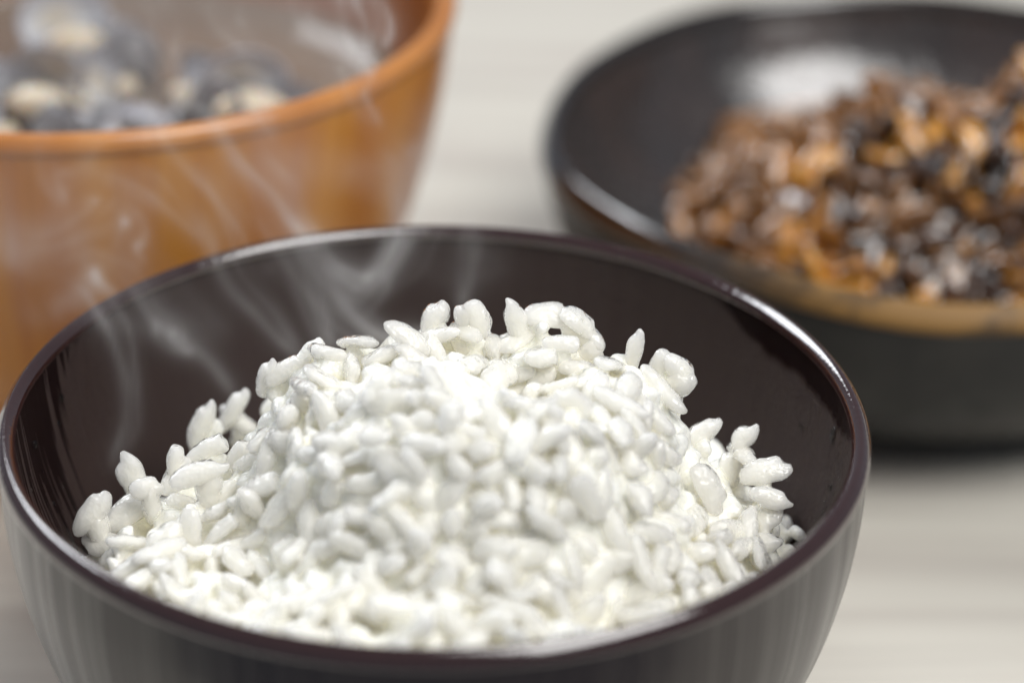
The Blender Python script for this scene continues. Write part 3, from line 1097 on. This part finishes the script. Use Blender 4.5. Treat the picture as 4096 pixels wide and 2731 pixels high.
def steam_object(name, lo, hi, grid, mat, label):
    """a fog volume whose density comes from a grid of numbers held on the object's own points"""
    nx, ny, nz_ = grid.shape
    me_ = bpy.data.meshes.new(name)
    me_.vertices.add(grid.size)
    X = np.linspace(lo[0], hi[0], nx)
    Y = np.linspace(lo[1], hi[1], ny)
    Z = np.linspace(lo[2], hi[2], nz_)
    co = np.stack(np.meshgrid(X, Y, Z, indexing='ij'), -1).reshape(-1, 3) * MM
    me_.vertices.foreach_set("co", co.astype(np.float32).ravel())
    at = me_.attributes.new("amount", 'FLOAT', 'POINT')
    at.data.foreach_set("value", grid.astype(np.float32).ravel())
    me_.update()
    o_ = link(name, me_)
    ng = bpy.data.node_groups.new(name, 'GeometryNodeTree')
    ng.interface.new_socket("Geometry", in_out='INPUT', socket_type='NodeSocketGeometry')
    ng.interface.new_socket("Geometry", in_out='OUTPUT', socket_type='NodeSocketGeometry')
    N, L = ng.nodes, ng.links
    gi_, go_ = N.new('NodeGroupInput'), N.new('NodeGroupOutput')
    pos = N.new('GeometryNodeInputPosition')
    sep = N.new('ShaderNodeSeparateXYZ')
    L.new(pos.outputs[0], sep.inputs[0])
    ids = []
    for a, cnt in zip(range(3), (nx, ny, nz_)):
        mr = N.new('ShaderNodeMapRange')
        L.new(sep.outputs[a], mr.inputs['Value'])
        mr.inputs['From Min'].default_value = lo[a] * MM
        mr.inputs['From Max'].default_value = hi[a] * MM
        mr.inputs['To Min'].default_value = 0
        mr.inputs['To Max'].default_value = cnt - 1
        rd = N.new('ShaderNodeMath')
        rd.operation = 'ROUND'
        L.new(mr.outputs[0], rd.inputs[0])
        ids.append(rd.outputs[0])

    def ma(a, mul, b):
        m_ = N.new('ShaderNodeMath')
        m_.operation = 'MULTIPLY_ADD'
        L.new(a, m_.inputs[0])
        m_.inputs[1].default_value = mul
        L.new(b, m_.inputs[2])
        return m_.outputs[0]
    idx = ma(ma(ids[0], ny, ids[1]), nz_, ids[2])
    na_ = N.new('GeometryNodeInputNamedAttribute')
    na_.data_type = 'FLOAT'
    na_.inputs['Name'].default_value = "amount"
    si = N.new('GeometryNodeSampleIndex')
    si.data_type, si.domain = 'FLOAT', 'POINT'
    L.new(gi_.outputs[0], si.inputs['Geometry'])
    L.new(na_.outputs['Attribute'], si.inputs['Value'])
    L.new(idx, si.inputs['Index'])
    vc = N.new('GeometryNodeVolumeCube')
    L.new(si.outputs[0], vc.inputs['Density'])
    vc.inputs['Min'].default_value = [a * MM for a in lo]
    vc.inputs['Max'].default_value = [a * MM for a in hi]
    for nm, cnt in zip(('Resolution X', 'Resolution Y', 'Resolution Z'), (nx, ny, nz_)):
        vc.inputs[nm].default_value = cnt
    sm = N.new('GeometryNodeSetMaterial')
    sm.inputs['Material'].default_value = mat
    L.new(vc.outputs[0], sm.inputs[0])
    L.new(sm.outputs[0], go_.inputs[0])
    me_.materials.append(mat)
    o_.modifiers.new("fog", 'NODES').node_group = ng
    return tag(o_, label, "steam", kind='stuff')


# each wisp: spine points (mm), width of the sheet, strength, number of filaments, 1 = diffuse
WISPS = [
    ([(-17.6, 5.0, 69.3), (-20.3, 7.3, 71.7), (-23.0, 9.6, 75.1), (-26.1, 11.9, 78.4), (-27.1, 14.1, 81.2), (-29.8, 16.4, 85.2), (-33.4, 18.7, 89.2), (-38.2, 21.0, 92.6)], 6, 1, 26, 0),
    ([(0.4, 5.0, 72.8), (-6.0, 7.2, 70.8), (-10.2, 9.5, 71.4), (-14.1, 11.8, 74.1), (-17.7, 14.0, 78.2), (-20.0, 16.2, 81.6), (-21.7, 18.5, 87.6), (-24.7, 20.8, 93.0), (-30.1, 23.0, 97.0)], 5, 1.5, 34, 0),
    ([(-13.5, 5.0, 71.1), (-16.2, 7.3, 72.7), (-18.3, 9.7, 77.1), (-20.4, 12.0, 82.3), (-23.7, 14.3, 87.0), (-27.9, 16.7, 90.3), (-32.7, 19.0, 92.3)], 4, 1.3, 24, 0),
    ([(-16.0, 15.0, 79.0), (-13.8, 16.1, 74.9), (-10.6, 17.3, 72.8), (-7.4, 18.4, 74.9), (-5.1, 19.6, 78.6), (-4.5, 20.7, 83.7), (-6.6, 21.9, 88.3), (-9.0, 23.0, 92.3)], 6, 1.7, 30, 0),
    ([(-4.5, 13.0, 83.5), (-7.2, 14.0, 79.7), (-9.3, 15.0, 75.2), (-12.4, 16.0, 72.0), (-15.4, 17.0, 73.4)], 4, 1, 18, 0),
    ([(3.0, 7.0, 76.2), (3.9, 9.7, 79.5), (4.5, 12.3, 81.4), (5.9, 15.0, 83.4)], 3, 0.8, 12, 0),
    ([(-42.5, -3.0, 55.0), (-41.3, -1.0, 59.9), (-40.5, 1.0, 65.5), (-41.1, 3.0, 70.3), (-42.2, 5.0, 75.1), (-44.0, 7.0, 79.2), (-45.1, 9.0, 80.7)], 3, 1, 14, 0),
    ([(-26.1, 1.0, 64.4), (-29.6, 3.0, 68.5), (-33.2, 5.0, 71.0), (-35.0, 7.0, 74.2), (-37.4, 9.0, 77.7), (-41.0, 11.0, 80.5), (-45.8, 13.0, 83.9)], 4, 1.2, 20, 0),
    ([(-31.8, 3.0, 69.8), (-34.0, 4.3, 71.0), (-34.6, 5.7, 73.6), (-33.2, 7.0, 76.2)], 4, 1, 14, 0),
    ([(-24.2, 11.0, 80.2), (-28.3, 13.4, 86.7), (-32.5, 15.8, 90.6), (-36.7, 18.2, 93.2), (-39.8, 20.6, 95.9), (-41.7, 23.0, 98.6)], 1.6, 1.4, 8, 0),
    ([(-17.9, 13.0, 81.9), (-21.5, 16.0, 86.2), (-26.3, 19.0, 91.2), (-31.2, 22.0, 96.1), (-34.9, 25.0, 99.8)], 2, 1.1, 8, 0),
    ([(-30.7, 13.0, 81.0), (-35.4, 15.0, 86.4), (-39.6, 17.0, 88.6), (-45.7, 19.0, 90.1)], 3, 0.8, 10, 0),
    ([(-41.3, 5.0, 77.7), (-43.8, 5.5, 79.0), (-44.9, 6.0, 80.6), (-43.5, 6.5, 82.0), (-41.9, 7.0, 81.2)], 3, 2, 14, 0),
    ([(-11.0, 23.0, 105.5), (-11.2, 24.3, 108.7), (-11.6, 25.7, 112.5), (-11.8, 27.0, 115.0)], 2, 1.6, 7, 0),
    ([(-9.8, 23.0, 106.2), (-8.9, 24.3, 109.4), (-9.7, 25.7, 112.5), (-9.9, 27.0, 115.1)], 1.5, 1.3, 5, 0),
    ([(-7.8, 23.0, 106.5), (-7.1, 24.3, 109.1), (-8.3, 25.7, 111.9), (-8.6, 27.0, 115.1)], 1.2, 1.2, 4, 0),
    ([(-14.7, 23.0, 106.7), (-16.0, 25.0, 109.6), (-14.9, 27.0, 113.1)], 2, 0.6, 5, 0),
    ([(-58.8, 9.0, 86.9), (-53.7, 10.6, 81.7), (-47.5, 12.2, 81.7), (-42.9, 13.8, 84.9), (-38.8, 15.4, 89.4), (-39.4, 17.0, 94.3)], 13, 1, 50, 1),
    ([(-55.9, 9.0, 79.2), (-56.3, 11.0, 86.0), (-57.4, 13.0, 92.6), (-56.9, 15.0, 96.8)], 10, 0.8, 30, 1),
    ([(-25.9, 11.0, 82.7), (-30.6, 13.5, 86.6), (-34.2, 16.0, 90.5), (-39.1, 18.5, 91.8), (-44.1, 21.0, 92.5)], 14, 0.9, 50, 1),
    ([(-4.6, 15.0, 87.0), (-7.6, 17.0, 90.5), (-12.3, 19.0, 93.3), (-18.3, 21.0, 93.6), (-23.1, 23.0, 93.9)], 12, 0.8, 40, 1),
    ([(-0.6, 17.0, 95.1), (-3.5, 18.5, 90.5), (-5.4, 20.0, 95.6), (-3.1, 21.5, 101.3), (-2.0, 23.0, 106.9)], 10, 0.7, 36, 1),
    ([(-17.9, 15.0, 88.0), (-21.6, 17.7, 89.9), (-24.1, 20.3, 93.2), (-26.5, 23.0, 97.7)], 12, 0.7, 36, 1),
    ([(-50.7, 3.0, 73.3), (-52.5, 5.0, 77.4), (-49.7, 7.0, 81.6), (-46.4, 9.0, 83.3)], 8, 0.5, 20, 1),
    ([(-27.8, 3.0, 71.2), (-33.1, 6.3, 75.9), (-39.2, 9.7, 79.2), (-44.1, 13.0, 81.4)], 12, 0.6, 36, 1),
    ([(-10.8, 9.0, 74.9), (-14.3, 11.0, 77.8), (-17.9, 13.0, 81.9), (-21.5, 15.0, 83.5)], 14, 0.6, 36, 1),
    ([(10.1, 17.0, 77.9), (4.2, 18.3, 77.8), (-0.6, 19.7, 79.0), (-6.6, 21.0, 79.6)], 9, 0.35, 24, 1),
    ([(-38.6, 11.0, 96.4), (-40.8, 12.5, 100.7), (-39.7, 14.0, 105.6), (-41.9, 15.5, 110.4), (-40.7, 17.0, 115.8)], 7, 1, 22, 0),
    ([(-33.6, 15.0, 104.0), (-36.4, 16.3, 108.3), (-35.8, 17.7, 113.3), (-37.5, 19.0, 116.3)], 6, 0.9, 18, 0),
    ([(-48.6, 7.0, 89.9), (-50.8, 8.5, 94.8), (-48.5, 10.0, 99.7), (-51.2, 11.5, 105.8), (-49.9, 13.0, 112.4)], 7, 0.9, 20, 0),
    ([(-21.4, 17.0, 94.7), (-23.7, 18.0, 99.9), (-22.5, 19.0, 105.1), (-24.8, 20.0, 110.1), (-23.6, 21.0, 114.6)], 6, 0.8, 18, 0),
    ([(-53.7, 5.0, 85.1), (-48.7, 6.0, 85.7), (-45.0, 7.0, 88.1), (-44.1, 8.0, 91.4), (-47.0, 9.0, 93.4)], 6, 1.1, 22, 0),
    ([(-38.5, 5.0, 81.6), (-40.8, 6.3, 84.7), (-39.7, 7.7, 87.9), (-42.0, 9.0, 91.0)], 4, 1, 14, 0),
    ([(-8.2, 19.0, 96.0), (-10.6, 20.3, 99.7), (-9.5, 21.7, 103.6), (-11.2, 23.0, 106.7)], 3, 1, 12, 0),
]
VOX = 0.55
lo = np.array([-72.0, -8.0, 48.0])
hi = np.array([24.0, 40.0, 150.0])
shape = tuple(int(v) for v in np.round((hi - lo) / VOX))
sharp, soft = np.zeros(shape), np.zeros(shape)
warp = [waves(500 + i, 9.0) for i in range(3)]
warp2 = [waves(520 + i, 3.2) for i in range(3)]
for wi, (spine, width, strength, nf, diffuse) in enumerate(WISPS):
    r = np.random.default_rng(900 + wi)
    npt = 420
    P = spline_pts(spine, npt)
    T = np.gradient(P, axis=0)
    T /= np.linalg.norm(T, axis=1)[:, None]
    side_ = np.cross(T, np.array([0.25, 1.0, 0.1]))
    side_ /= np.linalg.norm(side_, axis=1)[:, None] + 1e-6
    dep = np.cross(T, side_)
    t = np.linspace(0, 1, npt)
    fade = np.clip(t / 0.10, 0, 1) * np.clip((1 - t) / 0.30, 0, 1) ** 0.8
    spread = 0.25 + 0.9 * np.clip(t / 0.55, 0, 1) ** 0.8
    seglen = np.linalg.norm(np.diff(P, axis=0), axis=1).sum() / npt
    ws = np.clip(r.gamma(1.1, 1.0, nf), 0, 4)
    for f in range(nf):
        u = r.uniform(-0.5, 0.5) if f > 1 else (-0.5, 0.42)[f]
        off = (side_ * (u * width * spread)[:, None] + dep * (r.normal(0, 0.16) * width * spread)[:, None])
        Q = P + off
        Q = Q + np.stack([w_(Q) for w_ in warp], 1) * (2.3 * t)[:, None] + np.stack([w_(Q) for w_ in warp2], 1) * (0.5 + 0.8 * t)[:, None]
        amp = ws[f] * strength / nf * fade * (0.6 + 0.4 * np.sin(t * r.uniform(4, 12) + r.uniform(0, 6)))
        g = (Q - lo) / (hi - lo) * (np.array(shape) - 1)
        i0 = np.floor(g).astype(int)
        fr = g - i0
        ok = ((i0 >= 0) & (i0 < np.array(shape) - 1)).all(1)
        i0, fr, am = i0[ok], fr[ok], amp[ok] * seglen
        dst = soft if diffuse else sharp
        for dx in (0, 1):
            for dy in (0, 1):
                for dz in (0, 1):
                    wgt = (fr[:, 0] if dx else 1 - fr[:, 0]) * (fr[:, 1] if dy else 1 - fr[:, 1]) * (fr[:, 2] if dz else 1 - fr[:, 2])
                    np.add.at(dst, (i0[:, 0] + dx, i0[:, 1] + dy, i0[:, 2] + dz), am * wgt)
grid = gauss_blur(sharp, 0.7) * 1.05 + gauss_blur(sharp, 2.2) * 0.9 + gauss_blur(soft, 3.6) * 3.2 + gauss_blur(soft, 1.2) * 1.3
m_ = np.ones(shape)
for ax in range(3):                                    # nothing at the faces of the domain
    e = np.minimum(np.arange(shape[ax]), np.arange(shape[ax])[::-1]) / 5.0
    m_ *= np.clip(e, 0, 1).reshape([-1 if a == ax else 1 for a in range(3)])
grid *= m_
grid /= VOX ** 2
steam_object("steam", lo, hi, grid, mat_steam("rice_steam", 500.0), "thin streaky steam rising from the hot rice and drifting left over the orange bowl")

# thin steam lying over the soup
lo2 = np.array([-122.0, 66.0, 52.0])
hi2 = np.array([-4.0, 182.0, 120.0])
shape2 = (59, 58, 34)
G = np.stack(np.meshgrid(*[np.linspace(a, b, c) for a, b, c in zip(lo2, hi2, shape2)], indexing='ij'), -1).reshape(-1, 3)
f1, f2 = waves(610, 16.0), waves(611, 7.0)
Gs = G * np.array([1, 1, 0.55])
d = np.clip(0.55 + 0.45 * f1(Gs) + 0.3 * f2(Gs), 0, 2)
rad = np.hypot(G[:, 0] + 63.4, G[:, 1] - 124.6)
d *= np.clip((57 - rad) / 14, 0, 1) * np.clip((G[:, 2] - 52) / 4, 0, 1) * np.clip((118 - G[:, 2]) / 50, 0, 1)
steam_object("steam", lo2, hi2, d.reshape(shape2), mat_steam("soup_steam", 6.0), "faint steam hanging over the clams and broth of the orange bowl")
